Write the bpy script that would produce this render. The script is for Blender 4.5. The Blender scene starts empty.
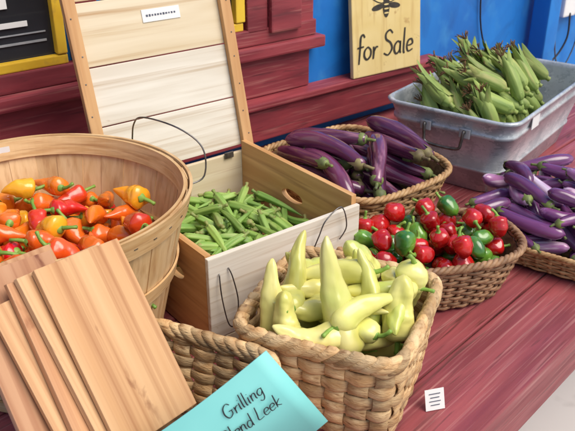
import bpy, bmesh, math, random
import numpy as np
from mathutils import Vector, Matrix, noise
random.seed(7)
rng=random.Random(11)
S=bpy.context.scene
PI=math.pi
def srgb(r,g,b):
    f=lambda c:(c/255/12.92) if c/255<=.04045 else ((c/255+.055)/1.055)**2.4
    return (f(r),f(g),f(b),1)
# ------------------------------------------------------------ materials
def pm(name,c1,c2,scale=(5,5,5),rough=.5,metal=0,bump=0,bscale=None,rnd=0,coat=0,sss=0,detail=3,
       c3=None,c3scale=(20,20,20),c3pos=(.55,.7),tint=0,rvar=0,lo=.35,hi=.65,dist=.0005,spec=.5,hue=0,
       c4=None,c4scale=(9,9,9),c4pos=(.6,.7)):
    m=bpy.data.materials.new(name);m.use_nodes=True
    nt=m.node_tree;N=nt.nodes;Lk=nt.links;b=N['Principled BSDF']
    tc=N.new('ShaderNodeTexCoord');oi=N.new('ShaderNodeObjectInfo')
    off=N.new('ShaderNodeVectorMath');off.operation='SCALE';off.inputs[0].default_value=(13.1,7.7,9.3)
    Lk.new(oi.outputs['Random'],off.inputs['Scale'])
    add=N.new('ShaderNodeVectorMath');Lk.new(tc.outputs['Object'],add.inputs[0]);Lk.new(off.outputs[0],add.inputs[1])
    def nz(sc,det=detail,di=0):
        mp=N.new('ShaderNodeMapping');mp.inputs['Scale'].default_value=sc
        n=N.new('ShaderNodeTexNoise');n.inputs['Scale'].default_value=1;n.inputs['Detail'].default_value=det
        n.inputs['Distortion'].default_value=di
        Lk.new(add.outputs[0],mp.inputs['Vector']);Lk.new(mp.outputs[0],n.inputs['Vector']);return n.outputs[0]
    def mr(src,a,bb,c,d):
        r=N.new('ShaderNodeMapRange');Lk.new(src,r.inputs[0])
        for i,v in enumerate((a,bb,c,d)): r.inputs[i+1].default_value=v
        return r.outputs[0]
    def mix(fac,a,bb,mode='MIX'):
        x=N.new('ShaderNodeMix');x.data_type='RGBA';x.blend_type=mode
        if isinstance(fac,float): x.inputs[0].default_value=fac
        else: Lk.new(fac,x.inputs[0])
        for k,v in ((6,a),(7,bb)):
            if isinstance(v,tuple): x.inputs[k].default_value=v
            else: Lk.new(v,x.inputs[k])
        return x.outputs[2]
    n1=nz(scale,di=.4)
    col=mix(mr(n1,lo,hi,0,1),c1,c2)
    if c3 is not None:
        col=mix(mr(nz(c3scale),c3pos[0],c3pos[1],0,1),col,c3)
    if c4 is not None:
        col=mix(mr(nz(c4scale,6,.8),c4pos[0],c4pos[1],0,1),col,c4)
    if tint:
        at=N.new('ShaderNodeAttribute');at.attribute_name='tint'
        v=mr(at.outputs['Fac'],0,1,1-tint,1+tint*.6)
        hs=N.new('ShaderNodeHueSaturation');Lk.new(v,hs.inputs['Value']);Lk.new(col,hs.inputs['Color']);col=hs.outputs[0]
    if rnd or hue:
        hs=N.new('ShaderNodeHueSaturation');Lk.new(col,hs.inputs['Color'])
        Lk.new(mr(oi.outputs['Random'],0,1,1-rnd,1+rnd),hs.inputs['Value'])
        if hue:
            ml=N.new('ShaderNodeMath');ml.operation='MULTIPLY';ml.inputs[1].default_value=7.31
            fr=N.new('ShaderNodeMath');fr.operation='FRACT';Lk.new(oi.outputs['Random'],ml.inputs[0]);Lk.new(ml.outputs[0],fr.inputs[0])
            Lk.new(mr(fr.outputs[0],0,1,.5-hue,.5+hue),hs.inputs['Hue'])
        col=hs.outputs[0]
    Lk.new(col,b.inputs['Base Color'])
    b.inputs['Metallic'].default_value=metal
    b.inputs['Specular IOR Level'].default_value=spec
    if rvar: Lk.new(mr(nz((scale[0]*2,scale[1]*2,scale[2]*2)),.3,.7,rough-rvar,rough+rvar),b.inputs['Roughness'])
    else: b.inputs['Roughness'].default_value=rough
    b.inputs['Coat Weight'].default_value=coat;b.inputs['Coat Roughness'].default_value=.12
    if bump:
        bp=N.new('ShaderNodeBump');bp.inputs['Strength'].default_value=bump;bp.inputs['Distance'].default_value=dist
        Lk.new(nz(bscale or tuple(s*2 for s in scale)),bp.inputs['Height']);Lk.new(bp.outputs[0],b.inputs['Normal'])
    return m
M={}
M['red']=pm('painted_red',srgb(156,78,80),srgb(126,58,62),(3,24,24),.5,bump=.8,bscale=(6,90,90),c3=srgb(182,126,120),c3scale=(3,140,140),c3pos=(.54,.8),rvar=.14,rnd=.09,dist=.0012,c4=srgb(98,50,48),c4scale=(5,80,80),c4pos=(.58,.72))
M['redwall']=pm('painted_red_wall',srgb(150,62,68),srgb(122,46,54),(5,26,26),.55,bump=.6,bscale=(6,90,90),c3=srgb(172,108,102),c3scale=(5,130,130),c3pos=(.56,.8),rvar=.1,rnd=.1,c4=srgb(92,42,46),c4scale=(6,70,70),c4pos=(.6,.75),dist=.001)
M['blue']=pm('painted_blue',srgb(26,126,208),srgb(18,108,190),(5,5,4),.6,bump=.5,bscale=(60,60,60),c3=srgb(58,142,205),c3scale=(14,14,10),c3pos=(.55,.85),rvar=.1,c4=srgb(16,88,160),c4scale=(7,7,5),c4pos=(.55,.85))
M['yellow']=pm('painted_yellow',srgb(236,198,60),srgb(218,172,44),(8,8,8),.45,bump=.2,c3=srgb(190,150,60),c3scale=(30,30,30),c3pos=(.6,.8))
M['glass']=pm('window_glass',(.015,.017,.02,1),(.03,.033,.04,1),(3,3,3),.06)
M['palewood']=pm('pale_wood',srgb(222,208,180),srgb(204,184,148),(2.5,38,38),.6,bump=.35,bscale=(5,160,160),c3=srgb(178,142,98),c3scale=(2,90,90),c3pos=(.54,.8),rnd=.06,lo=.3,hi=.75,c4=srgb(146,106,68),c4scale=(9,30,30),c4pos=(.7,.76))
M['whitewood']=pm('washed_wood',srgb(226,219,205),srgb(208,198,180),(2.5,38,38),.6,bump=.35,bscale=(5,160,160),c3=srgb(178,154,122),c3scale=(2,100,100),c3pos=(.53,.8),rnd=.05,c4=srgb(156,122,84),c4scale=(9,26,26),c4pos=(.68,.77))
M['brownwood']=pm('crate_wood',srgb(212,168,114),srgb(190,142,88),(45,2.5,45),.6,bump=.35,bscale=(160,5,160),c3=srgb(152,106,66),c3scale=(70,3,70),c3pos=(.54,.8),rnd=.08)
M['batten']=pm('batten_wood',srgb(210,164,112),srgb(188,136,84),(2.5,45,45),.6,bump=.35,bscale=(5,160,160),c3=srgb(145,96,58),c3scale=(3,70,70),c3pos=(.54,.8),rnd=.08)
M['cedar']=pm('cedar_plank_wood',srgb(208,166,124),srgb(188,138,94),(1.3,24,24),.65,bump=.6,bscale=(5,170,170),c3=srgb(156,102,64),c3scale=(.9,80,80),c3pos=(.46,.72),rnd=.15,lo=.3,hi=.7,hue=.008,c4=srgb(132,80,48),c4scale=(9,22,22),c4pos=(.63,.71))
M['veneer']=pm('basket_veneer',srgb(228,194,146),srgb(212,172,120),(45,45,3),.55,bump=.3,bscale=(160,160,5),c3=srgb(184,138,90),c3scale=(80,80,4),c3pos=(.5,.8),rnd=.06,tint=.2)
M['seagrass']=pm('seagrass',srgb(222,190,142),srgb(192,150,100),(26,26,60),.7,bump=1,bscale=(100,100,520),tint=.36,c3=srgb(140,98,58),c3scale=(50,50,200),c3pos=(.53,.75),dist=.002)
M['wicker']=pm('wicker',srgb(200,162,112),srgb(158,116,72),(40,40,60),.55,bump=.6,bscale=(200,200,300),tint=.4,dist=.001)
M['darkwicker']=pm('dark_wicker',srgb(168,130,94),srgb(120,86,58),(40,40,60),.55,bump=.6,bscale=(200,200,300),tint=.4,dist=.001)
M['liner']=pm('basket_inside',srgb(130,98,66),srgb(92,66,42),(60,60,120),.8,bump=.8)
M['wire']=pm('wire_metal',(.22,.21,.2,1),(.12,.11,.1,1),(50,50,50),.4,metal=.8)
M['card']=pm('aqua_card',srgb(134,212,206),srgb(122,202,198),(5,5,5),.6,bump=.05)
M['ink']=pm('ink',(.012,.012,.018,1),(.02,.02,.03,1),(50,50,50),.6)
M['signink']=pm('sign_paint',srgb(60,54,44),srgb(40,36,32),(50,50,50),.6)
M['sign']=pm('sign_board_paint',srgb(230,208,146),srgb(220,194,126),(6,6,6),.6,bump=.3,bscale=(160,12,160),c3=srgb(198,164,98),c3scale=(60,5,12),c3pos=(.54,.8),c4=srgb(180,142,84),c4scale=(22,22,22),c4pos=(.64,.74))
M['paper']=pm('paper',srgb(232,232,228),srgb(222,222,220),(9,9,9),.6)
M['greyink']=pm('printed_ink',srgb(90,95,110),srgb(70,75,90),(9,9,9),.6)
M['ground']=pm('concrete',srgb(210,204,198),srgb(190,184,178),(.7,.7,.7),.85,bump=.4,bscale=(60,60,60),c3=srgb(156,150,144),c3scale=(6,6,6),c3pos=(.6,.8))
def galv():
    m=bpy.data.materials.new('galvanized_steel');m.use_nodes=True;nt=m.node_tree;N=nt.nodes;Lk=nt.links;b=N['Principled BSDF']
    tc=N.new('ShaderNodeTexCoord');v=N.new('ShaderNodeTexVoronoi');v.inputs['Scale'].default_value=38
    n=N.new('ShaderNodeTexNoise');n.inputs['Scale'].default_value=9;n.inputs['Detail'].default_value=6
    nd=N.new('ShaderNodeTexNoise');nd.inputs['Scale'].default_value=30
    va=N.new('ShaderNodeMix');va.data_type='VECTOR';va.inputs[0].default_value=.06
    Lk.new(tc.outputs['Object'],va.inputs[4]);Lk.new(nd.outputs[1],va.inputs[5]);Lk.new(va.outputs[1],v.inputs['Vector'])
    Lk.new(tc.outputs['Object'],n.inputs['Vector'])
    sp=N.new('ShaderNodeSeparateColor');Lk.new(v.outputs['Color'],sp.inputs[0])
    ad=N.new('ShaderNodeMath');ad.operation='MULTIPLY_ADD';ad.inputs[1].default_value=.4;Lk.new(sp.outputs[0],ad.inputs[0]);Lk.new(n.outputs[0],ad.inputs[2])
    r=N.new('ShaderNodeValToRGB');r.color_ramp.elements[0].position=.35;r.color_ramp.elements[0].color=srgb(150,158,164)
    r.color_ramp.elements[1].position=1;r.color_ramp.elements[1].color=srgb(214,218,220);Lk.new(ad.outputs[0],r.inputs[0])
    Lk.new(r.outputs[0],b.inputs['Base Color']);b.inputs['Metallic'].default_value=.4
    rr=N.new('ShaderNodeMapRange');Lk.new(ad.outputs[0],rr.inputs[0]);rr.inputs[3].default_value=.55;rr.inputs[4].default_value=.34;Lk.new(rr.outputs[0],b.inputs['Roughness'])
    bp=N.new('ShaderNodeBump');bp.inputs['Strength'].default_value=.3;bp.inputs['Distance'].default_value=.003;Lk.new(n.outputs[0],bp.inputs['Height']);Lk.new(bp.outputs[0],b.inputs['Normal'])
    return m
M['galv']=galv()
# produce
M['banana']=pm('banana_pepper_skin',srgb(228,222,138),srgb(208,206,104),(9,18,18),.28,coat=.3,rnd=.07,hue=.012,bump=.35,bscale=(30,45,45),c3=srgb(172,190,80),c3scale=(9,12,12),c3pos=(.52,.82),dist=.002)
M['pepstem']=pm('green_stem',srgb(138,172,72),srgb(104,142,54),(30,60,60),.5,bump=.3,rnd=.1)
M['okra']=pm('okra_skin',srgb(148,180,88),srgb(110,148,62),(12,60,60),.5,bump=.3,bscale=(60,200,200),rnd=.22,hue=.01,c3=srgb(176,192,116),c3scale=(10,50,50),c3pos=(.55,.8))
M['okracap']=pm('okra_cap',srgb(126,150,78),srgb(146,140,84),(30,60,60),.6,rnd=.1)
M['eggp']=pm('eggplant_skin',srgb(74,28,58),srgb(108,54,84),(4,26,26),.18,coat=.6,rnd=.3,c3=srgb(176,124,144),c3scale=(3.5,60,60),c3pos=(.54,.82))
M['eggd']=pm('dark_eggplant_skin',srgb(84,38,82),srgb(120,66,114),(6,40,40),.22,coat=.5,rnd=.3,c3=srgb(170,120,164),c3scale=(5,60,60),c3pos=(.54,.8))
M['eggl']=pm('striped_eggplant_skin',srgb(150,92,140),srgb(176,124,164),(5,50,50),.26,coat=.4,rnd=.15,c3=srgb(226,208,220),c3scale=(3,75,75),c3pos=(.46,.66))
M['eggcap']=pm('eggplant_calyx',srgb(126,116,72),srgb(96,80,60),(40,60,60),.6,rnd=.15,bump=.3)
M['eggcapg']=pm('eggplant_calyx_green',srgb(126,140,72),srgb(88,96,60),(40,60,60),.6,rnd=.15,bump=.3)
M['redp']=pm('red_pepper_skin',srgb(200,32,28),srgb(156,16,20),(15,15,15),.2,coat=.55,rnd=.15)
M['greenp']=pm('green_pepper_skin',srgb(106,154,52),srgb(50,108,38),(18,18,18),.22,coat=.55,rnd=.22)
M['orangep']=pm('orange_pepper_skin',srgb(240,124,34),srgb(226,98,22),(12,20,20),.24,coat=.5,rnd=.08,hue=.014)
M['redorp']=pm('red_orange_pepper_skin',srgb(218,60,24),srgb(192,36,18),(12,20,20),.24,coat=.5,rnd=.12,hue=.01)
M['yellp']=pm('yellow_pepper_skin',srgb(244,184,44),srgb(242,154,30),(12,20,20),.24,coat=.5,rnd=.05)
M['husk']=pm('corn_husk',srgb(148,166,86),srgb(110,134,62),(6,60,60),.6,bump=.6,bscale=(8,220,220),rnd=.22,c3=srgb(178,168,108),c3scale=(5,50,50),c3pos=(.52,.75))
M['silk']=pm('corn_silk',srgb(126,92,52),srgb(90,62,38),(30,90,90),.7,rnd=.1)
# ------------------------------------------------------------ helpers
def empty(name,loc=(0,0,0),rz=0):
    e=bpy.data.objects.new(name,None);S.collection.objects.link(e)
    e.empty_display_size=.05
    e.matrix_world=Matrix.Translation(loc)@Matrix.Rotation(rz,4,'Z');return e
def addmesh(name,vs,fs,mats,parent=None,mtx=None,smooth=False,mi=None,tint=None,link=True):
    me=bpy.data.meshes.new(name);me.from_pydata([tuple(v) for v in vs],[],fs)
    for m in (mats if isinstance(mats,list) else [mats]): me.materials.append(m)
    if mi: me.polygons.foreach_set('material_index',mi)
    if smooth: me.polygons.foreach_set('use_smooth',[True]*len(fs))
    if tint is not None:
        a=me.attributes.new('tint','FLOAT','POINT');a.data.foreach_set('value',tint)
    me.update()
    if not link: return me
    return inst(name,me,parent,mtx)
def inst(name,me,parent=None,mtx=None):
    o=bpy.data.objects.new(name,me);S.collection.objects.link(o)
    if parent: o.parent=parent
    if mtx is not None:
        if parent: o.matrix_local=mtx
        else: o.matrix_world=mtx
    return o
def box(name,size,loc,mat,parent=None,rot=None,bev=.002,jit=0):
    bm=bmesh.new();bmesh.ops.create_cube(bm,size=1)
    for v in bm.verts: v.co=Vector((v.co.x*size[0],v.co.y*size[1],v.co.z*size[2]))+Vector((rng.uniform(-jit,jit),rng.uniform(-jit,jit),rng.uniform(-jit,jit)))
    if bev: bmesh.ops.bevel(bm,geom=bm.edges[:],offset=min(bev,min(size)*.4),segments=2,affect='EDGES',profile=.6)
    me=bpy.data.meshes.new(name);bm.to_mesh(me);bm.free();me.materials.append(mat)
    m=Matrix.Translation(loc)
    if rot is not None: m=m@(rot if isinstance(rot,Matrix) else Matrix.Rotation(rot,4,'Z'))
    return inst(name,me,parent,m)
def frames(pts,closed=False):
    n=len(pts);T=[]
    for i in range(n):
        a=pts[(i-1)%n] if (closed or i>0) else pts[i];b=pts[(i+1)%n] if (closed or i<n-1) else pts[i]
        T.append((b-a).normalized())
    up=Vector((0,0,1)) if abs(T[0].z)<.9 else Vector((1,0,0))
    N=[(up-T[0]*up.dot(T[0])).normalized()]
    for i in range(1,n):
        v=N[-1]-T[i]*N[-1].dot(T[i]);N.append(v.normalized())
    return T,N,[T[i].cross(N[i]) for i in range(n)]
def tube(pts,rad,seg=8,shape=None,closed=False,caps=True,base=0):
    pts=[Vector(p) for p in pts];n=len(pts)
    if not hasattr(rad,'__len__'): rad=[rad]*n
    T,N,B=frames(pts,closed);vs=[];fs=[]
    for i in range(n):
        for j in range(seg):
            a=2*PI*j/seg;k=shape(i/(n-1),a) if shape else 1
            vs.append(pts[i]+(N[i]*math.cos(a)+B[i]*math.sin(a))*rad[i]*k)
    for i in range(n if closed else n-1):
        for j in range(seg):
            i2=(i+1)%n
            fs.append((base+i*seg+j,base+i*seg+(j+1)%seg,base+i2*seg+(j+1)%seg,base+i2*seg+j))
    if caps and not closed:
        c0=len(vs);vs.append(pts[0]-T[0]*rad[0]*.3);c1=len(vs);vs.append(pts[-1]+T[-1]*rad[-1]*.5)
        for j in range(seg):
            fs.append((base+c0,base+(j+1)%seg,base+j));fs.append((base+c1,base+(n-1)*seg+j,base+(n-1)*seg+(j+1)%seg))
    return vs,fs
def wireobj(name,pts,r,mat,parent=None,mtx=None,seg=8,sub=6):
    P=[Vector(p) for p in pts];out=[]
    for i in range(len(P)-1):
        p0=P[max(i-1,0)];p1=P[i];p2=P[i+1];p3=P[min(i+2,len(P)-1)]
        for k in range(sub):
            t=k/sub;out.append(.5*((2*p1)+(p2-p0)*t+(2*p0-5*p1+4*p2-p3)*t*t+(3*p1-p0-3*p2+p3)*t**3))
    out.append(P[-1]);vs,fs=tube(out,r,seg)
    return addmesh(name,vs,fs,mat,parent,mtx,True)
# ------------------------------------------------------------ baskets
def perim(a,b,n,N):
    K=2000;pp=[]
    for i in range(K):
        t=2*PI*i/K;c,s=math.cos(t),math.sin(t)
        pp.append((a*math.copysign(abs(c)**(2/n),c),b*math.copysign(abs(s)**(2/n),s)))
    pp=np.array(pp+[pp[0]]);d=np.r_[0,np.cumsum(np.hypot(*np.diff(pp,axis=0).T))]
    u=np.linspace(0,d[-1],N,endpoint=False)
    x=np.interp(u,d,pp[:,0]);y=np.interp(u,d,pp[:,1])
    P=np.stack([x,y],1);t=np.roll(P,-1,0)-np.roll(P,1,0);t/=np.linalg.norm(t,axis=1)[:,None]
    return P,np.stack([t[:,1],-t[:,0]],1)
def woven(name,loc,rz,a,b,n,H,taper,stakes,rows,amp,tt,mat,stw=.3,rim=.01,spp=6,dip=0,hfrac=.46,wob=.0015,rimstr=3,liner=True,flatrim=False):
    e=empty(name,loc,rz);N=stakes*spp;P,Nn=perim(a,b,n,N)
    z0=.006;z1=H-rim*.8;pitch=(z1-z0)/rows
    k=lambda z:taper+(1-taper)*(z/H)**.8
    dipf=lambda i:1+dip*math.cos(4*PI*i/N)
    vs=[];fs=[];ti=[]
    rr=random.Random(len(name)+rows)
    seg=8
    for r in range(rows):
        zc=z0+(r+.5)*pitch;hh=pitch*hfrac*rr.uniform(.9,1.14);base=len(vs)
        tn=rr.random()
        for i in range(N):
            ph=PI*i/spp+r*PI;off=amp*math.cos(ph)
            w=noise.noise(Vector((i*.07,r*3.7,len(name))))*wob*1.6
            z=(zc+w)*dipf(i);kk=k(z);p=P[i]*kk;nn=Nn[i]
            off+=noise.noise(Vector((i*.11,r*1.7,9)))*wob*.8
            seg_t=int((i+spp/2)//(spp)+r)//2
            tloc=.5+.5*noise.noise(Vector((seg_t*1.37,r*2.1,1)))+.35*(tn-.5)
            for j in range(seg):
                al=2*PI*j/seg;o=off+tt*math.cos(al);dz=hh*math.sin(al)*(1-.12*abs(math.sin(ph)))
                vs.append((p[0]+nn[0]*o,p[1]+nn[1]*o,z+dz));ti.append(tloc)
        for i in range(N):
            i2=(i+1)%N
            for j in range(seg):
                j2=(j+1)%seg;fs.append((base+i*seg+j,base+i*seg+j2,base+i2*seg+j2,base+i2*seg+j))
    addmesh('weave_rows',vs,fs,mat,e,None,True,tint=ti)
    vs=[];fs=[];ti=[]
    for s in range(stakes):
        i=s*spp;base=len(vs);tl=rr.random();nz=rows*3+1
        tg=Vector((-Nn[i][1],Nn[i][0],0));nn=Vector((Nn[i][0],Nn[i][1],0))
        wid=a*2*PI/stakes*.5*stw*rr.uniform(.88,1.1)
        for q in range(nz):
            z=z0+(z1-z0)*q/(nz-1);ro=(z-z0)/pitch-.5
            off=-amp*math.cos(PI*s+PI*ro);kk=k(z)
            c=Vector((P[i][0]*kk,P[i][1]*kk,z*dipf(i)))+nn*off
            for j in range(6):
                al=2*PI*j/6;vs.append(c+nn*tt*.8*math.cos(al)+tg*wid*math.sin(al));ti.append(tl)
        for q in range(nz-1):
            for j in range(6):
                j2=(j+1)%6;fs.append((base+q*6+j,base+q*6+j2,base+q*6+6+j2,base+q*6+6+j))
    addmesh('weave_stakes',vs,fs,mat,e,None,True,tint=ti)
    vs=[];fs=[];ti=[];NR=N if N>300 else N*2;PR,NRn=perim(a,b,n,NR)
    L=2*PI*math.sqrt((a*a+b*b)/2)*1.1
    if flatrim:
        cnt=stakes*2
        for s_ in range(cnt):
            u0=s_/cnt*NR;base=len(vs);tl=rr.random()
            wdt=NR/cnt*.62*rr.uniform(.85,1.15);m_=14
            for q in range(m_):
                al=2*PI*q/m_
                cx_=math.cos(al);sz_=math.sin(al)
                on=.0078*cx_;oz=.012*sz_
                sl=NR/cnt*(.75*sz_)
                for w_ in (-1,-.5,.5,1):
                    ii=(u0+sl+w_*wdt);i0=int(math.floor(ii))%NR;fr=ii-math.floor(ii);i1=(i0+1)%NR
                    px=PR[i0]*(1-fr)+PR[i1]*fr;pn=NRn[i0]*(1-fr)+NRn[i1]*fr
                    bul=(.0024 if abs(w_)<1 else -.001)+.0014*(s_%2)
                    o=on+bul*cx_;vs.append((px[0]+pn[0]*o,px[1]+pn[1]*o,H-.012+oz+bul*sz_+noise.noise(Vector((ii*.03,2,3)))*.004));ti.append(tl)
            for q in range(m_):
                q2=(q+1)%m_
                for w_ in range(3): fs.append((base+q*4+w_,base+q*4+w_+1,base+q2*4+w_+1,base+q2*4+w_))
    else:
        tw=round(L/(rim*5.5))
        for st in range(rimstr):
            pts=[]
            for i in range(NR):
                th=2*PI*(tw*i/NR+st/rimstr);o=rim*.5*math.cos(th)
                pts.append(Vector((PR[i][0]+NRn[i][0]*o,PR[i][1]+NRn[i][1]*o,(H-rim*.3)*(1+dip*math.cos(4*PI*i/NR))+rim*.5*math.sin(th))))
            v,f=tube(pts,rim*.62,7,closed=True,base=len(vs));vs+=v;fs+=f;ti+=[.5+.3*noise.noise(Vector((q*.01,st,4))) for q in range(len(v))]
    addmesh('rim',vs,fs,mat,e,None,True,tint=ti)
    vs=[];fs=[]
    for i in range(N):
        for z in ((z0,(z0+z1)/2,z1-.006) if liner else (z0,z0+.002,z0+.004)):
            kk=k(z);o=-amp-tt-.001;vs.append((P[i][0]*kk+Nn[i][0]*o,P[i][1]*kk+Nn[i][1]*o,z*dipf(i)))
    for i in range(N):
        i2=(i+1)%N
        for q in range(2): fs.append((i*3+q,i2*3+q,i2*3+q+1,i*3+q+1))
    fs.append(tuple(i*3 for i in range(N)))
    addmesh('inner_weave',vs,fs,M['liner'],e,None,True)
    return e
# ------------------------------------------------------------ produce meshes
def body(L,prof,bend=0,seg=16,n=18,lobes=0,la=0,wr=0,seed=0,hook=0):
    ts=[i/(n-1) for i in range(n)]
    xs=[p[0] for p in prof];rs=[p[1] for p in prof]
    pts=[Vector((t*L,bend*math.sin(PI*t),hook*(math.sin(PI*t*1.5)*.5+ (0 if t<.7 else (t-.7)*1.2)))) for t in ts]
    rad=[]
    for t in ts:
        i=max(j for j in range(len(xs)) if xs[j]<=t+1e-9);i=min(i,len(xs)-2)
        u=(t-xs[i])/(xs[i+1]-xs[i])
        p0=rs[max(i-1,0)];p1=rs[i];p2=rs[i+1];p3=rs[min(i+2,len(rs)-1)]
        h0=xs[i+1]-xs[i];m1=(p2-p0)/(xs[i+1]-xs[max(i-1,0)])*h0;m2=(p3-p1)/(xs[min(i+2,len(rs)-1)]-xs[i])*h0
        rad.append(max(.0004,(2*u**3-3*u*u+1)*p1+(u**3-2*u*u+u)*m1+(-2*u**3+3*u*u)*p2+(u**3-u*u)*m2))
    def sh(t,a):
        k=1+(la*math.cos(lobes*a+seed+t*1.2)*(1-.5*t) if lobes else 0)
        if wr:
            k+=wr*noise.noise(Vector((t*4,math.cos(a)*1.1+seed,math.sin(a)*1.1)))
            k+=wr*.35*noise.noise(Vector((t*12+seed,math.cos(a)*2.6,math.sin(a)*2.6)))
        return k
    vs,fs=tube(pts,rad,seg,sh)
    return vs,fs,pts,rad
def combine(parts,mats,name):
    V=[];F=[];MI=[]
    for vs,fs,mi in parts:
        b=len(V);V+=list(vs);F+=[tuple(i+b for i in f) for f in fs];MI+=[mi]*len(fs)
    return addmesh(name,V,F,mats,smooth=True,mi=MI,link=False)
def calyx(r,pts,seg=20,pts_n=5,ln=.02,grow=1.12,rad0=None):
    vs=[];fs=[];rings=[(-.004,r*.35),(-.001,r*.75),(ln*.35,r*grow),(ln,r*grow*1.06)]
    for q,(x,rr) in enumerate(rings):
        for j in range(seg):
            a=2*PI*j/seg;xx=x
            if q==3: xx=ln*(.55+.9*max(0,math.cos(pts_n*a)))
            vs.append(Vector((xx,rr*math.cos(a),rr*math.sin(a))))
    for q in range(3):
        for j in range(seg):
            j2=(j+1)%seg;fs.append((q*seg+j,q*seg+j2,q*seg+seg+j2,q*seg+seg+j))
    return vs,fs
def stem(L,r0,r1,curve=.3,seg=8):
    pts=[Vector((-L*t,0,L*curve*t*t)) for t in (0,.25,.5,.75,1)]
    return tube(pts,[r0*1.2,r0,r0*.9+r1*.1,r1,r1*1.25],seg)
class Item: pass
def mkitem(mesh,pts,rad,ns=5):
    it=Item();it.mesh=mesh;idx=[round(i*(len(pts)-1)/(ns-1)) for i in range(ns)]
    idx[0]=1;idx[-1]=len(pts)-2
    it.c=np.array([list(pts[i]) for i in idx]);it.r=np.array([rad[i]*.93 for i in idx]);return it
def eggplant(i,L,R,skin,cap,bend,prof=None):
    prof=prof or [(0,R*.5),(.08,R*.66),(.3,R*.82),(.65,R),(.88,R*.85),(.97,R*.5),(1,R*.15)]
    vs,fs,pts,rad=body(L,prof,bend,18,24,wr=.06,seed=i)
    c=calyx(R*.64,None,20,5,L*.1);s=stem(L*.12,R*.2,R*.16,rng.uniform(-.4,.4))
    return mkitem(combine([(vs,fs,0),(*c,1),(*s,1)],[M[skin],M[cap]],'eggplant'),pts,rad,6)
def longpep(i,L,R,skin,bend,la=.06,prof=None,sl=.025,seg=20,wr=.14,nr=24,hook=0):
    prof=prof or [(0,R*.45),(.06,R*.9),(.2,R),(.5,R*.82),(.8,R*.42),(.95,R*.18),(1,R*.06)]
    vs,fs,pts,rad=body(L,prof,bend,seg,nr,3,la,wr,seed=i*1.7,hook=hook)
    c=calyx(R*.42,None,16,5,.004,1.1);s=stem(sl,R*.13+.001,R*.1+.001,rng.uniform(-.6,.6))
    return mkitem(combine([(vs,fs,0),(*c,1),(*s,1)],[M[skin],M['pepstem']],'pepper'),pts,rad,5)
def roundpep(i,L,R,skin):
    prof=[(0,R*.4),(.1,R*.85),(.35,R),(.7,R*.86),(.92,R*.5),(1,R*.15)]
    vs,fs,pts,rad=body(L,prof,0,20,14,4,.07,.12,seed=i)
    c=calyx(R*.35,None,16,5,.003,1.1);s=stem(.016,.003,.0028,rng.uniform(-.6,.6))
    return mkitem(combine([(vs,fs,0),(*c,1),(*s,1)],[M[skin],M['pepstem']],'round_pepper'),pts,rad,3)
def okra(i,L,R,bend):
    prof=[(0,R*.8),(.08,R),(.35,R*.95),(.7,R*.6),(.93,R*.2),(1,R*.05)]
    vs,fs,pts,rad=body(L,prof,bend,20,14,5,.16,0,seed=0)
    c=calyx(R*.8,None,10,5,.004,1.1);s=stem(.014,.003,.0035,.1)
    return mkitem(combine([(vs,fs,0),(*c,1),(*s,1)],[M['okra'],M['okracap']],'okra_pod'),pts,rad,4)
def corn(i,L,R):
    prof=[(0,R*.5),(.06,R*.8),(.3,R),(.6,R*.9),(.85,R*.5),(1,R*.2)]
    vs,fs,pts,rad=body(L,prof,.01*rng.uniform(-1,1),27,18,9,.05,.1,seed=i)
    parts=[(vs,fs,0)];r2=random.Random(i)
    for q in range(5):
        a=r2.uniform(0,2*PI);d=Vector((0,math.cos(a),math.sin(a)));tg=Vector((0,-math.sin(a),math.cos(a)))
        V=[];F=[];nn=9;sp=r2.uniform(.005,.04);l2=L*r2.uniform(.9,1.18);cu=r2.uniform(-.025,.025)
        for k in range(nn):
            t=k/(nn-1);x=.1*L+(l2-.1*L)*t;ro=R*1.04*(1-.45*t)+sp*max(0,t-.55)**1.5*2;w=R*.8*(1-t)**.5*(.4+.6*min(1,t*4))+.001
            c=Vector((x,0,0))+d*ro+tg*cu*t*t;V+=[c-tg*w-d*w*.35,c+d*.001,c+tg*w-d*w*.35]
        for k in range(nn-1):
            F+=[(k*3,k*3+1,k*3+4,k*3+3),(k*3+1,k*3+2,k*3+5,k*3+4)]
        parts.append((V,F,0))
    for q in range(12):
        a=r2.uniform(0,2*PI);d=Vector((0,math.cos(a),math.sin(a)))
        p=[Vector((L*.95,0,0))+d*.003+Vector((L*.18*t,0,0))+d*.014*t*t*r2.uniform(.3,1.6) for t in (0,.3,.6,1)]
        v,f=tube(p,[.0013]*4,4);parts.append((v,f,1))
    s=stem(.012,R*.35,R*.3,.1);parts.append((*s,0))
    return mkitem(combine(parts,[M['husk'],M['silk']],'corn_ear'),pts,rad,6)
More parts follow.
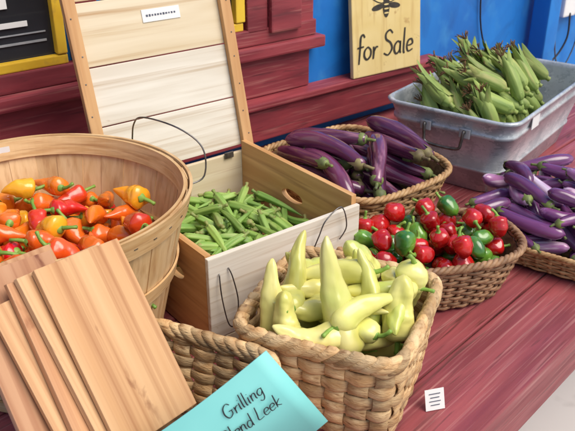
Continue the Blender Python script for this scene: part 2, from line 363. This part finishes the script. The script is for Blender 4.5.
# ------------------------------------------------------------ heap by dropping
def heap(parent,items,count,a,b,n,z0,H,cx=0,cy=0,spread=.8,pitch=18,K=26,seed=1,yawf=None,pre=(),name='piece',over=.02,dome=0,pitchf=None):
    r=random.Random(seed);C=np.zeros((0,3));R=np.zeros(0)
    for c,rr in pre: C=np.vstack([C,c]);R=np.r_[R,rr]
    for q in range(count):
        it=items[r.randrange(len(items))] if not callable(items) else items(r,q,count)
        best=None
        for t in range(K):
            yaw=yawf(r) if yawf else r.uniform(0,2*PI)
            pt_=pitchf(r) if pitchf else r.uniform(-pitch,pitch)
            rot=Matrix.Rotation(yaw,3,'Z')@Matrix.Rotation(math.radians(pt_),3,'Y')@Matrix.Rotation(r.uniform(0,2*PI),3,'X')
            c=it.c@np.array(rot).T
            x=cx+a*spread*r.uniform(-1,1);y=cy+b*spread*r.uniform(-1,1)
            mid=c.mean(0);c=c-[mid[0],mid[1],0]+[x,y,0]
            e=(np.abs(c[:,0]-cx)+it.r)/(a)
            f=(np.abs(c[:,1]-cy)+it.r)/(b)
            ins=(np.clip(e,0,9)**n+np.clip(f,0,9)**n)
            z=max((z0+it.r-c[:,2]).max(),-9)
            if len(C):
                d2=((c[:,None,:2]-C[None,:,:2])**2).sum(2);s=(it.r[:,None]+R[None])**2-d2
                ok=s>0
                if ok.any():
                    zz=np.where(ok,C[None,:,2]+np.sqrt(np.maximum(s,0))-c[:,2][:,None],-9);z=max(z,zz.max())
            zc=c[:,2]+z
            bad=((zc-it.r*.3<H)&(ins>1.0)).any() or (ins>1.0+over*30).any()
            if bad: continue
            score=zc.mean()+.12*it.r.mean()*r.random()+dome*((x-cx)**2/a**2+(y-cy)**2/b**2)
            if best is None or score<best[0]: best=(score,c+[0,0,z],rot,mid,x,y,z)
        if best is None: continue
        _,c,rot,mid,x,y,z=best
        m=Matrix.Translation((x-mid[0],y-mid[1],z))@rot.to_4x4()
        inst(name,it.mesh,parent,m)
        C=np.vstack([C,c]);R=np.r_[R,it.r]
    return C,R
# ================================================================= SETTING
addmesh('ground',[(-60,-60,-.75),(60,-60,-.75),(60,60,-.75),(-60,60,-.75)],[(0,1,2,3)],M['ground'])
tb=empty('table',(1.2,.33,0),math.radians(-3))
for i in range(8):
    box('plank_%d'%i,(3.6,.1455,.035),(0,.073+i*.15,-.0175+rng.uniform(-.0012,.0012)),M['red'],tb,bev=.003)
box('front_rail',(3.5,.03,.1),(0,.03,-.087),M['red'],tb,bev=.004)
box('back_rail',(3.5,.03,.1),(0,1.1,-.087),M['red'],tb,bev=.004)
for x in (-1.65,1.65):
    for y in (.07,1.05): box('leg',(.07,.07,.712),(x,y,-.392),M['red'],tb,rot=None,bev=.004)
WT=math.radians(-11);wb=empty('building_wall',(1.49,1.39,0),WT)
box('blue_siding',(9.5,.12,3.4),(1.2,.12,.95),M['blue'],wb,bev=0)
box('horizontal_rail',(3.33,.058,.1),(-.835,.03,.095),M['redwall'],wb,bev=.004)
box('rail_cap',(3.3,.07,.02),(-.83,.021,.1555),M['redwall'],wb,bev=.004)
wd=empty('window',(1.49,1.39,0),WT)
box('apron',(2.6,.022,.115),(-1.05,.046,.225),M['redwall'],wd,bev=.003)
box('sill',(1.9,.05,.035),(-.66,.032,.302),M['redwall'],wd,bev=.006)
box('sill_upper',(1.9,.03,.045),(-.68,.043,.343),M['redwall'],wd,bev=.004)
box('yellow_bottom_rail',(1.1,.022,.022),(-1.05,.045,.377),M['yellow'],wd,bev=.003)
box('yellow_stile',(.024,.024,1.2),(-.512,.044,.99),M['yellow'],wd,rot=None,bev=.003)
box('glass',(1.07,.006,1.2),(-1.05,.055,.99),M['glass'],wd,bev=0)
box('mullion',(.07,.03,1.2),(-.45,.042,.97),M['redwall'],wd,bev=.004)
box('yellow_bottom_rail',(.42,.022,.022),(-.2,.045,.377),M['yellow'],wd,bev=.003)
box('yellow_stile',(.03,.024,1.2),(.0,.043,.99),M['yellow'],wd,bev=.003)
box('glass',(.38,.006,1.2),(-.2,.055,.99),M['glass'],wd,bev=0)
box('casing_inner',(.07,.03,1.25),(.055,.043,.98),M['redwall'],wd,bev=.004)
box('casing',(.11,.045,1.3),(.148,.036,1.0),M['redwall'],wd,bev=.006)
box('casing_outer',(.06,.024,1.3),(.235,.047,1.0),M['redwall'],wd,bev=.006)
box('blind_slat',(1.0,.002,.005),(-1.04,.050,.425),M['galv'],wd,bev=0)
box('blind_slat',(1.0,.002,.003),(-1.04,.050,.445),M['galv'],wd,bev=0)
box('notice',(.16,.002,.012),(-.66,.049,.468),M['paper'],wd,bev=0)
box('notice',(.16,.002,.05),(-.70,.049,.53),M['paper'],wd,bev=0)
pt=empty('post',(1.49,1.39,0),WT)
box('shaft',(.075,.075,3.2),(1.42,-.0,.85),M['blue'],pt,bev=.006)
box('foot',(.12,.12,.05),(1.42,.0,-.725),M['blue'],pt,bev=.006)
ob=empty('electrical_outlet',(1.49,1.39,0),WT)
box('cover',(.13,.03,.1),(1.66,.045,.235),M['paper'],ob,bev=.008)
cb=empty('electrical_cable',(1.49,1.39,0),WT)
wireobj('cable',[(1.64,.03,.2),(1.63,.02,.1),(1.57,.03,.02),(1.5,.03,.03),(1.46,.02,.3),(1.44,.05,.6)],.004,M['ink'],cb)
wireobj('cable_b',[(1.68,.03,.2),(1.7,.02,.08),(1.64,.03,-.03),(1.56,.03,.1),(1.52,.03,.5)],.003,M['wire'],cb)
wireobj('cable_c',[(1.05,.05,.6),(1.08,.05,.25),(1.16,.045,.1),(1.28,.05,.05)],.003,M['ink'],cb)
# ------------------------------------------------------------ lettering
G={'f':([[(.75,1.75),(.55,2.0),(.32,1.8),(.3,1),(.25,-.3)],[(0,1),(.7,1.05)]],.7),
'o':([[(.4,1),(.08,.75),(.05,.3),(.35,0),(.7,.25),(.72,.7),(.4,1)]],.85),
'r':([[(.1,1),(.15,.5),(.12,0)],[(.14,.55),(.35,.9),(.6,.92)]],.65),
'S':([[(.95,1.7),(.6,2.0),(.2,1.75),(.25,1.3),(.75,.95),(.95,.45),(.55,0),(.05,.2)]],1.1),
'a':([[(.7,.85),(.4,1),(.08,.7),(.08,.25),(.35,0),(.68,.3),(.72,1)],[(.72,1),(.72,.2),(.85,0)]],.95),
'l':([[(.12,2.05),(.12,.2),(.28,0)]],.4),
'e':([[(.08,.5),(.45,.52),(.7,.65),(.55,.98),(.2,.9),(.05,.45),(.25,.02),(.75,.15)]],.8),
'G':([[(1,1.6),(.65,2),(.15,1.6),(.05,.7),(.4,0),(.9,.25),(.95,.8)],[(.6,.85),(1.1,.82)]],1.2),
'i':([[(.12,1),(.12,.15),(.25,0)],[(.12,1.4),(.14,1.46)]],.38),
'n':([[(.1,1),(.12,0)],[(.12,.6),(.35,.95),(.6,.85),(.62,.2),(.75,0)]],.85),
'g':([[(.65,.9),(.35,1),(.08,.65),(.15,.2),(.45,.1),(.65,.5)],[(.68,1),(.66,-.3),(.4,-.75),(.05,-.5)]],.85),
'L':([[(.2,2),(.15,1),(.1,.05),(.8,.05)]],.9),
'k':([[(.12,2),(.12,0)],[(.65,1),(.15,.45),(.7,0)]],.75),
'B':([[(.15,1.95),(.12,0)],[(.1,1.95),(.7,1.8),(.7,1.2),(.2,1.05),(.85,.8),(.8,.15),(.1,0)]],1.05),
'd':([[(.65,.8),(.35,1),(.08,.6),(.15,.1),(.45,.02),(.66,.4)],[(.7,2),(.7,.2),(.82,0)]],.95),
' ':([],.5)}
def lettering(name,text,xh,mat,parent,mtx,r,slant=.12,sp=1.0,base=0):
    V=[];F=[];x=0
    for ch in text:
        st,w=G[ch];dy=rng.uniform(-.06,.06)
        for s in st:
            P=[Vector(((x+p[0]+slant*p[1])*xh,(p[1]+dy)*xh,0)) for p in s];out=[]
            for i in range(len(P)-1):
                p0=P[max(i-1,0)];p1=P[i];p2=P[i+1];p3=P[min(i+2,len(P)-1)]
                for k in range(6):
                    t=k/6;out.append(.5*((2*p1)+(p2-p0)*t+(2*p0-5*p1+4*p2-p3)*t*t+(3*p1-p0-3*p2+p3)*t**3))
            out.append(P[-1]);n=len(out)
            b=len(V)
            for i in range(n):
                a=out[max(i-1,0)];c=out[min(i+1,n-1)];d=(c-a).normalized();nn=Vector((-d.y,d.x,0))
                w2=r*(.75+.35*abs(d.y))*(.8+.3*math.sin(PI*i/(n-1)))
                V+=[out[i]+nn*w2,out[i]-nn*w2]
            for i in range(n-1): F.append((b+2*i,b+2*i+1,b+2*i+3,b+2*i+2))
        x+=w*sp
    return addmesh(name,V,F,mat,parent,mtx)
sg=empty('for_sale_sign',(0,0,0));
c,s=math.cos(WT-.05),math.sin(WT-.05)
org=Vector((1.49,1.39,0))+Vector((math.cos(WT),math.sin(WT),0))*.393+Vector((math.sin(WT),-math.cos(WT),0))*(.012)
xa=Vector((c,s,0));lean=math.radians(6);away=Vector((-s,c,0));ya=(Vector((0,0,1))*math.cos(lean)+away*math.sin(lean)).normalized();za=xa.cross(ya)
SM=Matrix.Translation(org+Vector((0,0,.168)))@Matrix((xa,ya,za)).transposed().to_4x4()
SW=.29
box('board',(SW,.36,.016),(0,0,0),M['sign'],sg,bev=.003).matrix_local=SM@Matrix.Translation((SW/2,.18,-.008))
lettering('text','for Sale',.0385,M['signink'],sg,SM@Matrix.Translation((.014,.052,.0012)),.0034,.1,1.06)
def blob(name,cx,cy,rx,ry,ang,mat,parent,mtx,z=.001):
    V=[(0,0,0)]+[(math.cos(t)*rx,math.sin(t)*ry,0) for t in [2*PI*i/24 for i in range(24)]]
    return addmesh(name,V,[(0,i+1,(i+1)%24+1) for i in range(24)],mat,parent,mtx@Matrix.Translation((cx,cy,z))@Matrix.Rotation(ang,4,'Z'))
blob('bee_body',.14,.205,.014,.034,0,M['signink'],sg,SM);blob('bee_head',.14,.248,.012,.011,0,M['signink'],sg,SM,.0014)
for q,(dx_,an) in enumerate(((.04,.5),(-.04,-.5))):
    blob('bee_wing',.14+dx_,.235,.036,.012,an,M['signink'],sg,SM,.0008)
    blob('bee_wing_inner',.14+dx_,.235,.031,.009,an,M['sign'],sg,SM,.0018)
    blob('bee_wing_low',.14+dx_*.85,.205,.026,.009,-an*.3,M['signink'],sg,SM,.0007)
for q in range(3): blob('bee_stripe',.14,.185+q*.013,.010,.0025,0,M['sign'],sg,SM,.0022)
# ================================================================= BASKETS
fb=woven('square_woven_basket',(.84,.59,0),math.radians(17),.135,.135,7,.18,.86,26,7,.0048,.003,M['seagrass'],stw=1.1,rim=.0095,hfrac=.5,liner=False,flatrim=True)
lb=woven('square_woven_basket',(.515,.672,0),math.radians(17),.138,.135,7,.16,.86,26,7,.0048,.003,M['seagrass'],stw=1.1,rim=.0095,hfrac=.5,liner=False,flatrim=True)
eb=woven('eggplant_basket',(1.385,.955,0),math.radians(-11),.172,.2,4.5,.15,.74,44,15,.0028,.0026,M['wicker'],stw=.35,rim=.008,hfrac=.5,spp=4,dip=.03)
pb=woven('pepper_basket',(1.21,.64,0),math.radians(-37),.19,.122,2.6,.115,.76,40,12,.0028,.0026,M['darkwicker'],stw=.35,rim=.008,hfrac=.5,spp=4)
tr=woven('wicker_tray',(1.60,.475,0),math.radians(6),.2,.175,6,.06,.88,46,7,.0022,.0022,M['wicker'],stw=.35,rim=.006,hfrac=.5,spp=4)
# ---- banana peppers: (base,tip,radius,bend,hook,blunt)
bp=empty('banana_pepper_pile')
hero=[((.745,.650,.125),(.765,.672,.255),.0225,.010,.004,0),((.768,.520,.140),(.800,.594,.308),.0265,-.010,.006,0),((.830,.53,.15),(.868,.580,.262),.0185,.012,-.008,0),
((.842,.482,.145),(.876,.500,.240),.0245,.006,.004,1),((.775,.535,.172),(.695,.612,.192),.0215,.016,.006,0),((.79,.655,.155),(.842,.668,.275),.019,.012,.01,0),
((.862,.592,.195),(.766,.660,.208),.0195,-.012,.008,0),((.925,.512,.234),(.94,.532,.13),.024,.002,.003,1),((.905,.555,.16),(.885,.600,.245),.018,.012,.006,0),
((.900,.680,.175),(.820,.690,.235),.018,.012,.006,0),((.955,.61,.16),(.920,.640,.232),.021,.006,.004,1),((.925,.62,.195),(.850,.585,.222),.018,-.014,.006,0),
((.885,.500,.18),(.815,.470,.176),.019,.010,-.006,0),((.728,.60,.15),(.740,.628,.225),.019,.006,.004,1),((.82,.60,.17),(.735,.645,.20),.019,.010,.008,0),((.955,.56,.17),(.90,.53,.212),.0185,-.008,.006,0)]
for i,(b0,t0,R,bd,hk,bl) in enumerate(hero):
    b0=Vector(b0);t0=Vector(t0);L=(t0-b0).length
    prof=[(0,R*.55),(.05,R*.9),(.15,R),(.35,R*.93),(.6,R*.72),(.82,R*.48),(.94,R*.3),(1,R*.1)] if not bl else [(0,R*.6),(.08,R*.98),(.3,R),(.62,R*.86),(.85,R*.66),(.95,R*.44),(1,R*.18)]
    it=longpep(i,L,R,'banana',bd,.1,prof,.022,28,.2,40,hk)
    x=(t0-b0).normalized();u=Vector((.3,-.5,.8)).cross(x).normalized();w=x.cross(u)
    m=Matrix.Translation(b0)@(Matrix((x,u,w)).transposed()@Matrix.Rotation(i*1.3,3,'X')).to_4x4()
    inst('banana_pepper',it.mesh,bp,m)
items=[longpep(i,rng.uniform(.11,.145),rng.uniform(.018,.022),'banana',rng.uniform(-.016,.016),.09,wr=.18,hook=rng.uniform(-.008,.008)) for i in range(5)]
bf=empty('fill',(.84,.59,0));bf.parent=bp
heap(bf,items,18,.108,.108,7,.075,.17,seed=3,pitch=12,name='banana_pepper',over=.0)
# ---- eggplants
eg=empty('eggplant_pile',(1.385,.955,0),math.radians(-11))
it=[eggplant(i,rng.uniform(.20,.25),rng.uniform(.0185,.023),'eggp',('eggcap','eggcapg')[i%2],rng.uniform(-.024,.024)) for i in range(8)]
yaw=lambda r:math.radians(r.choice([70,85,60,100,-95,110])+r.uniform(-24,24))
heap(eg,it,25,.155,.182,4.5,.05,.13,seed=15,pitch=12,name='eggplant',yawf=yaw,over=.006,dome=.02,K=60)
# ---- red/green peppers
rp=empty('red_and_green_pepper_pile',(1.21,.64,0),math.radians(-37))
rd=[roundpep(i,rng.uniform(.034,.046),rng.uniform(.0175,.0215),'redp') for i in range(5)]
gr=[roundpep(i+9,rng.uniform(.042,.055),rng.uniform(.0165,.0205),'greenp') for i in range(4)]
def pick(r,q,n): return r.choice(gr) if r.random()<.34 else r.choice(rd)
heap(rp,pick,58,.175,.108,2.6,.053,.112,seed=8,pitch=80,name='pepper',over=.0,dome=-.005,K=50,spread=.92)
# ---- tray eggplants
te=empty('small_eggplant_pile',(1.60,.50,0),math.radians(6))
it=[eggplant(20+i,rng.uniform(.10,.16),rng.uniform(.0125,.017),('eggd','eggl','eggd')[i%3],'eggcapg',rng.uniform(-.024,.024)) for i in range(9)]
heap(te,it,84,.2,.19,5,.012,.06,seed=4,pitch=16,name='eggplant',over=.03,dome=.05,K=34,spread=.9)
# ================================================================= CRATE
CR=math.radians(-12);cw,cd,ch=.355,.40,.2
cr=empty('wooden_crate',(.762,.818,0),CR)
box('side_near',(cw,.010,ch-.03),(cw/2,.005,ch/2+.013),M['whitewood'],cr,bev=.002)
box('side_near_strip',(cw,.008,.026),(cw/2,.004,.014),M['palewood'],cr,bev=.002)
box('side_far',(cw,.010,ch-.02),(cw/2,cd-.005,ch/2),M['palewood'],cr,bev=.002)
box('bottom',(cw-.02,cd-.03,.008),(cw/2,cd/2,.012),M['brownwood'],cr,bev=.001)
def holepanel(name,w,h,hx,hz,rx,rz,t,mtx,mat,parent):
    n=48;V=[];F=[]
    for side in (0,t):
        for i in range(n):
            a=2*PI*i/n+PI/n;c_,s_=math.cos(a),math.sin(a)
            V.append((side,hx+rx*c_,hz+rz*s_))
        for i in range(n):
            a=2*PI*i/n+PI/n;c_,s_=math.cos(a),math.sin(a)
            tx=((w-hx) if c_>0 else hx)/abs(c_);tz=((h-hz) if s_>0 else hz)/abs(s_)
            k=min(tx,tz);V.append((side,hx+c_*k,hz+s_*k))
    for base in (n,3*n):
        for cx_,cz_ in ((0,0),(w,0),(0,h),(w,h)):
            j=min(range(base,base+n),key=lambda q:(V[q][1]-cx_)**2+(V[q][2]-cz_)**2);V[j]=(V[j][0],cx_,cz_)
    for i in range(n):
        j=(i+1)%n
        F+=[(i,j,n+j,n+i),(2*n+j,2*n+i,3*n+i,3*n+j),(i,2*n+i,2*n+j,j),(n+i,n+j,3*n+j,3*n+i)]
    return addmesh(name,V,F,mat,parent,mtx)
ew=cd-.022
holepanel('end_left',ew,ch-.004,ew*.3,ch*.6,.036,.016,.012,Matrix.Translation((.001,.011,.004)),M['brownwood'],cr)
holepanel('end_right',ew,ch+.012,ew/2,ch*.7,.036,.014,.012,Matrix.Translation((cw-.013,.011,.004)),M['brownwood'],cr)
box('corner_batten',(.02,.02,ch-.03),(.0245,.0215,ch/2),M['brownwood'],cr,bev=.002)
wireobj('wire_latch',[(.02,-.003,.165),(.018,-.012,.12),(.03,-.012,.06),(.045,-.012,.055),(.052,-.012,.1),(.045,-.008,.15),(.04,-.002,.17)],.0013,M['wire'],cr)
wireobj('wire_latch',[(cw-.12,-.003,.14),(cw-.115,-.012,.17),(cw-.1,-.014,.2),(cw-.06,-.012,.215),(cw-.045,-.012,.17),(cw-.055,-.004,.14)],.0013,M['wire'],cr)
ll=Matrix.Translation((0,cd+.004,ch))@Matrix.Rotation(-math.radians(14),4,'X')
zs=0.0
for k,hh in enumerate((.112,.122,.128,.13)):
    box('lid_slat_%d'%k,(cw+.01,.009,hh-.0025),(0,0,0),(M['whitewood'],M['whitewood'],M['palewood'],M['palewood'])[k],cr,bev=.0015,jit=.0006).matrix_local=ll@Matrix.Translation((cw/2+.004,.0,zs+hh/2));zs+=hh
for x in (.004,cw+.006):
    box('lid_batten',(.5,.014,.026),(0,0,0),M['batten'],cr,bev=.002).matrix_local=ll@Matrix.Translation((x,-.0125,.246))@Matrix.Rotation(PI/2,4,'Y')
    for zz in (.03,.085,.14,.2,.26,.33):
        box('nail',(.003,.0012,.003),(0,0,0),M['wire'],cr,bev=.0004).matrix_local=ll@Matrix.Translation((x+rng.uniform(-.004,.004),-.0197,zz+rng.uniform(-.006,.006)))
lbm=ll@Matrix.Translation((.205,-.0055,.318))
box('label',(.09,.0012,.026),(0,0,0),M['paper'],cr,bev=0).matrix_local=lbm
for w in range(11): box('label_text',(rng.uniform(.003,.005),.0006,rng.uniform(.003,.005)),(0,0,0),M['greyink'],cr,bev=0).matrix_local=lbm@Matrix.Translation((-.034+w*.0066,-.001,0))
for x in (.05,cw-.05): box('hinge',(.024,.004,.014),(x,cd-.013,ch-.01),M['wire'],cr,bev=.001)
ok=empty('okra_pile',(.762,.818,0),CR)
it=[okra(i,rng.uniform(.085,.13),rng.uniform(.007,.0095),rng.uniform(-.014,.014)) for i in range(7)]
okc=empty('fill',(cw/2,cd/2,0));okc.parent=ok
heap(okc,it,135,cw/2-.016,cd/2-.014,9,.09,.19,seed=2,pitch=22,name='okra_pod',spread=.88,over=0,K=16,dome=.02)
# ================================================================= BUSHEL BASKET
bb=empty('bushel_basket',(.593,1.045,0));BH,BR,Br=.32,.25,.175
rad_at=lambda z:Br+(BR-Br)*(z/BH)
ns=34;V=[];F=[];TI=[]
for s in range(ns):
    a0=2*PI*s/ns;hw=PI/ns*1.1;o=.0016*(s%2);tl=rng.random()
    for z in [BH*q/8 for q in range(9)]:
        for side in (0,.0022):
            for k in range(4):
                a=a0-hw+2*hw*k/3;r=rad_at(z)+o+side;V.append((r*math.cos(a),r*math.sin(a),z));TI.append(tl)
    b=len(V)-72
    for q in range(8):
        for k in range(3):
            i=b+q*8+k;F.append((i,i+8,i+9,i+1));i+=4;F.append((i,i+1,i+9,i+8))
        for (p_,r_) in ((0,4),(7,3)):
            F.append((b+q*8+p_,b+q*8+r_,b+q*8+8+r_,b+q*8+8+p_))
    F.append((b+64,b+68,b+69,b+65));F.append((b+65,b+69,b+70,b+66));F.append((b+66,b+70,b+71,b+67))
addmesh('slats',V,F,M['veneer'],bb,None,False,tint=TI)
def hoop(name,z0,z1,off,t,mat,parent):
    V=[];F=[];n=120
    for i in range(n):
        a=2*PI*i/n
        for (z,o) in ((z0,off),(z1,off),(z1,off+t),(z0,off+t)):
            r=rad_at(z)+o;V.append((r*math.cos(a),r*math.sin(a),z+.0012*math.sin(a*3+z0*40)))
    for i in range(n):
        j=(i+1)%n
        for k in range(4):
            l=(k+1)%4;F.append((i*4+k,j*4+k,j*4+l,i*4+l))
    return addmesh(name,V,F,mat,parent,None,False,tint=[.6]*len(V))
M['hoop']=pm('hoop_wood',srgb(222,186,136),srgb(202,160,108),(14,14,120),.5,bump=.3,bscale=(30,30,300),rnd=.05,c3=srgb(172,126,80),c3scale=(12,12,200),c3pos=(.52,.8))
hoop('rim_outer',BH-.034,BH+.004,.005,.005,M['hoop'],bb)
hoop('rim_inner',BH-.03,BH+.003,-.0055,.005,M['hoop'],bb)
hoop('middle_hoop',.17,.195,.005,.004,M['hoop'],bb)
hoop('bottom_hoop',.01,.035,.005,.004,M['hoop'],bb)
addmesh('bottom',[(0,0,.02)]+[(Br*math.cos(2*PI*i/60),Br*math.sin(2*PI*i/60),.02) for i in range(60)],[(0,i+1,(i+1)%60+1) for i in range(60)],M['veneer'],bb)
for i in range(40):
    a=2*PI*i/40;r=BR+.0065
    box('staple',(.0008,.007,.0014),(r*math.cos(a),r*math.sin(a),BH-.016),M['wire'],bb,rot=a,bev=0)
wireobj('wire_handle',[(.235,.085,.31),(.262,.075,.30),(.255,.05,.355),(.24,.0,.385),(.243,-.09,.385),(.262,-.13,.352),(.258,-.135,.30),(.225,-.125,.29)],.0016,M['wire'],bb)
V=[];F=[]
for i in range(9):
    a=math.radians(68+i*3.6);r=BR-.009
    for z in (BH-.03,BH-.003): V.append((r*math.cos(a),r*math.sin(a),z))
for i in range(8): F.append((2*i,2*i+1,2*i+3,2*i+2))
addmesh('label',V,F,M['paper'],bb)
op=empty('orange_pepper_pile',(.593,1.045,0))
A_=[longpep(40+i,rng.uniform(.06,.095),rng.uniform(.015,.0205),'orangep',rng.uniform(-.014,.014),wr=.2,hook=rng.uniform(-.006,.006)) for i in range(6)]
B_=[longpep(50+i,rng.uniform(.05,.085),rng.uniform(.014,.02),'redorp',rng.uniform(-.012,.012),wr=.2) for i in range(5)]
C_=[longpep(60+i,rng.uniform(.055,.08),rng.uniform(.017,.021),'yellp',rng.uniform(-.01,.01),wr=.2) for i in range(2)]
pk=lambda r,q,n:(r.choice(C_) if r.random()<.2 else (r.choice(B_) if r.random()<.34 else r.choice(A_)))
heap(op,pk,140,.212,.212,2,.13,.3,seed=21,pitch=28,name='small_pepper',over=0,K=22,dome=.005,spread=.9)
# ================================================================= TUB
TA=math.radians(3)
tu=empty('galvanized_tub')
N1=Vector((1.645,1.04,0));dx=Vector((math.cos(TA),math.sin(TA),0));dy=Vector((-math.sin(TA),math.cos(TA),0))
TW,TD,TH=.62,.36,.215
cen=N1+dx*TW/2-dy*TD/2
tu.matrix_world=Matrix.Translation(cen)@Matrix.Rotation(TA,4,'Z')
def rrect(a,b,r,n=10):
    out=[]
    for (sx,sy,a0) in ((1,1,0),(-1,1,90),(-1,-1,180),(1,-1,270)):
        for k in range(n+1):
            t=math.radians(a0+90*k/n);out.append((sx*(a-r)+r*math.cos(t),sy*(b-r)+r*math.sin(t)))
    return out
lv=[(0,-.052),(.004,-.048),(.06,-.035),(.063,-.031),(.069,-.031),(.072,-.034),(.165,-.011),(.168,-.006),(.176,-.006),(.179,-.009),(TH-.008,-.001),(TH-.004,.006),(TH+.004,.008),(TH+.008,.003),(TH+.004,-.003),(TH-.006,-.005),(.1,-.03),(.012,-.052)]
V=[];F=[];n=44
for z,o in lv:
    for x,y in rrect(TW/2+o,TD/2+o,.05): V.append((x,y,z))
for q in range(len(lv)-1):
    for i in range(n):
        j=(i+1)%n;F.append((q*n+i,q*n+j,q*n+n+j,q*n+n+i))
F.append(tuple(range(n))[::-1]);F.append(tuple(range((len(lv)-1)*n,len(lv)*n)))
addmesh('tub_body',V,F,M['galv'],tu,None,True)
for sx in (-1,1):
    wx=sx*(TW/2-.004)
    wireobj('handle',[(wx,.055,.172),(wx+sx*.012,.055,.178),(wx+sx*.014,.052,.15),(wx+sx*.016,.045,.132),(wx+sx*.016,0,.128),(wx+sx*.016,-.045,.132),(wx+sx*.014,-.052,.15),(wx+sx*.012,-.055,.178),(wx,-.055,.172)],.0042,M['wire'],tu)
    for y in (.055,-.055): box('handle_ear',(.006,.03,.026),(wx+sx*.003,y,.172),M['galv'],tu,bev=.003)
box('tag',(.05,.0015,.035),(-.16,-TD/2-.001,.19),M['paper'],tu,bev=0)
co=empty('corn_pile');co.matrix_world=tu.matrix_world.copy()
it=[corn(i,rng.uniform(.12,.15),rng.uniform(.016,.020)) for i in range(6)]
def yawc(r): return math.radians(95+r.uniform(-50,50))
heap(co,it,60,.195,TD/2-.045,6,.1,.26,cx=-.075,seed=9,name='corn_ear',yawf=yawc,pitchf=lambda r:r.uniform(-68,-22),over=.0,dome=.02,K=40,spread=.95)
# ================================================================= CEDAR PLANKS
cp=empty('cedar_plank_stack')
tl=Vector((.405,.764,.344));trr=Vector((.543,.782,.344));bm_=Vector((.515,.635,.155));tm=(tl+trr)/2
u=(trr-tl).normalized();d=(bm_-tm);d=(d-u*d.dot(u));Ld=d.length;d.normalize();nrm=u.cross(d)
if nrm.z<0: nrm=-nrm
cenp=tm+d*Ld/2
def plank(off,su,sd,w,l,t=.010,tw=0,mat='cedar'):
    R=Matrix((d,u,d.cross(u))).transposed().to_4x4()
    o=box('plank',(l,w,t),(0,0,0),M[mat],cp,bev=.0012,jit=.0012)
    o.matrix_local=Matrix.Translation(cenp-nrm*off+u*su+d*sd)@R@Matrix.Rotation(tw,4,'Z')
Lp=Ld+.02
plank(0,-.004,0.005,.138,Lp,tw=-.12)
plank(.0125,-.022,.0,.132,Lp,tw=-.09)
plank(.0255,-.038,.003,.132,Lp,tw=-.15)
plank(.038,-.058,.012,.132,Lp-.01,tw=-.08)
plank(.054,-.075,-.03,.14,Lp,tw=-.16)
plank(.068,-.05,-.045,.13,Lp-.02,tw=-.10)
# ================================================================= CARD
cd_=empty('aqua_price_card')
k_=.91
T0=Vector((.602*k_,.542*k_,.85-.615*k_));xd=Vector((.125,-.075,.09)).normalized();dn=Vector((.03,-.02,-.12));dn=(dn-xd*dn.dot(xd)).normalized()
yd=-dn;zd=xd.cross(yd)
CM=Matrix.Translation(T0)@Matrix((xd,yd,zd)).transposed().to_4x4()
V=[];F=[];nx=10
for i in range(nx+1):
    x=-.22+.22*i/nx;zz=.006*math.sin(PI*i/nx)
    V+=[(x,0,zz),(x,-.16,zz-.002)]
for i in range(nx): F.append((2*i,2*i+1,2*i+3,2*i+2))
o=addmesh('card',V,F,M['card'],cd_,CM,True);sd=o.modifiers.new('s','SOLIDIFY');sd.thickness=.0008
lettering('text_line_1','Grilling',.0112,M['ink'],cd_,CM@Matrix.Translation((-.092,-.046,.0072)),.0008,.2,1.0)
lettering('text_line_2','Blend Leek',.0112,M['ink'],cd_,CM@Matrix.Translation((-.115,-.078,.0072)),.0008,.2,1.0)
tg=empty('price_tag',(.895,.434,0),math.radians(-35))
box('card',(.034,.0012,.036),(0,0,.018),M['paper'],tg,rot=Matrix.Rotation(math.radians(-20),4,'X'),bev=0)
for q in range(4): box('text',(.02-.004*(q%2),.0006,.0012),(0,-.0015-(.028-q*.006-.018)*-.36,.028-q*.006),M['greyink'],tg,rot=Matrix.Rotation(math.radians(-20),4,'X'),bev=0)
box('blue_cloth',(.3,.5,.006),(.26,.86,.003),M['blue'],None,rot=.3,bev=.002)
# ================================================================= LIGHT / CAMERA
w=bpy.data.worlds.new('World');S.world=w;w.use_nodes=True;nt=w.node_tree
sk=nt.nodes.new('ShaderNodeTexSky');sk.sky_type='NISHITA';sk.sun_disc=False
sunv=Vector((.12,-.66,1.0)).normalized()
el=math.asin(sunv.z);sk.sun_elevation=el;sk.sun_rotation=math.atan2(sunv.x,sunv.y)
sk.dust_density=3
bg=nt.nodes['Background'];nt.links.new(sk.outputs[0],bg.inputs[0]);bg.inputs[1].default_value=.15
sl=bpy.data.lights.new('sun','SUN');sl.energy=2.8;sl.angle=math.radians(45);sl.color=(1,.94,.85)
so=bpy.data.objects.new('sun',sl);S.collection.objects.link(so);so.rotation_euler=sunv.to_track_quat('Z','Y').to_euler()
A=math.radians(40);p=math.radians(27)
Fv=Vector((math.cos(p)*math.cos(A),math.cos(p)*math.sin(A),-math.sin(p)))
cam=bpy.data.cameras.new('camera');cam.lens=36*750/575;cam.sensor_width=36;cam.clip_start=.02;cam.clip_end=500
cam.dof.use_dof=True;cam.dof.focus_distance=1.3;cam.dof.aperture_fstop=13
cob=bpy.data.objects.new('camera',cam);S.collection.objects.link(cob);cob.location=(0,0,.85);cob.rotation_euler=Fv.to_track_quat('-Z','Y').to_euler()
S.camera=cob
S.view_settings.view_transform='Standard';S.view_settings.look='None';S.view_settings.exposure=0
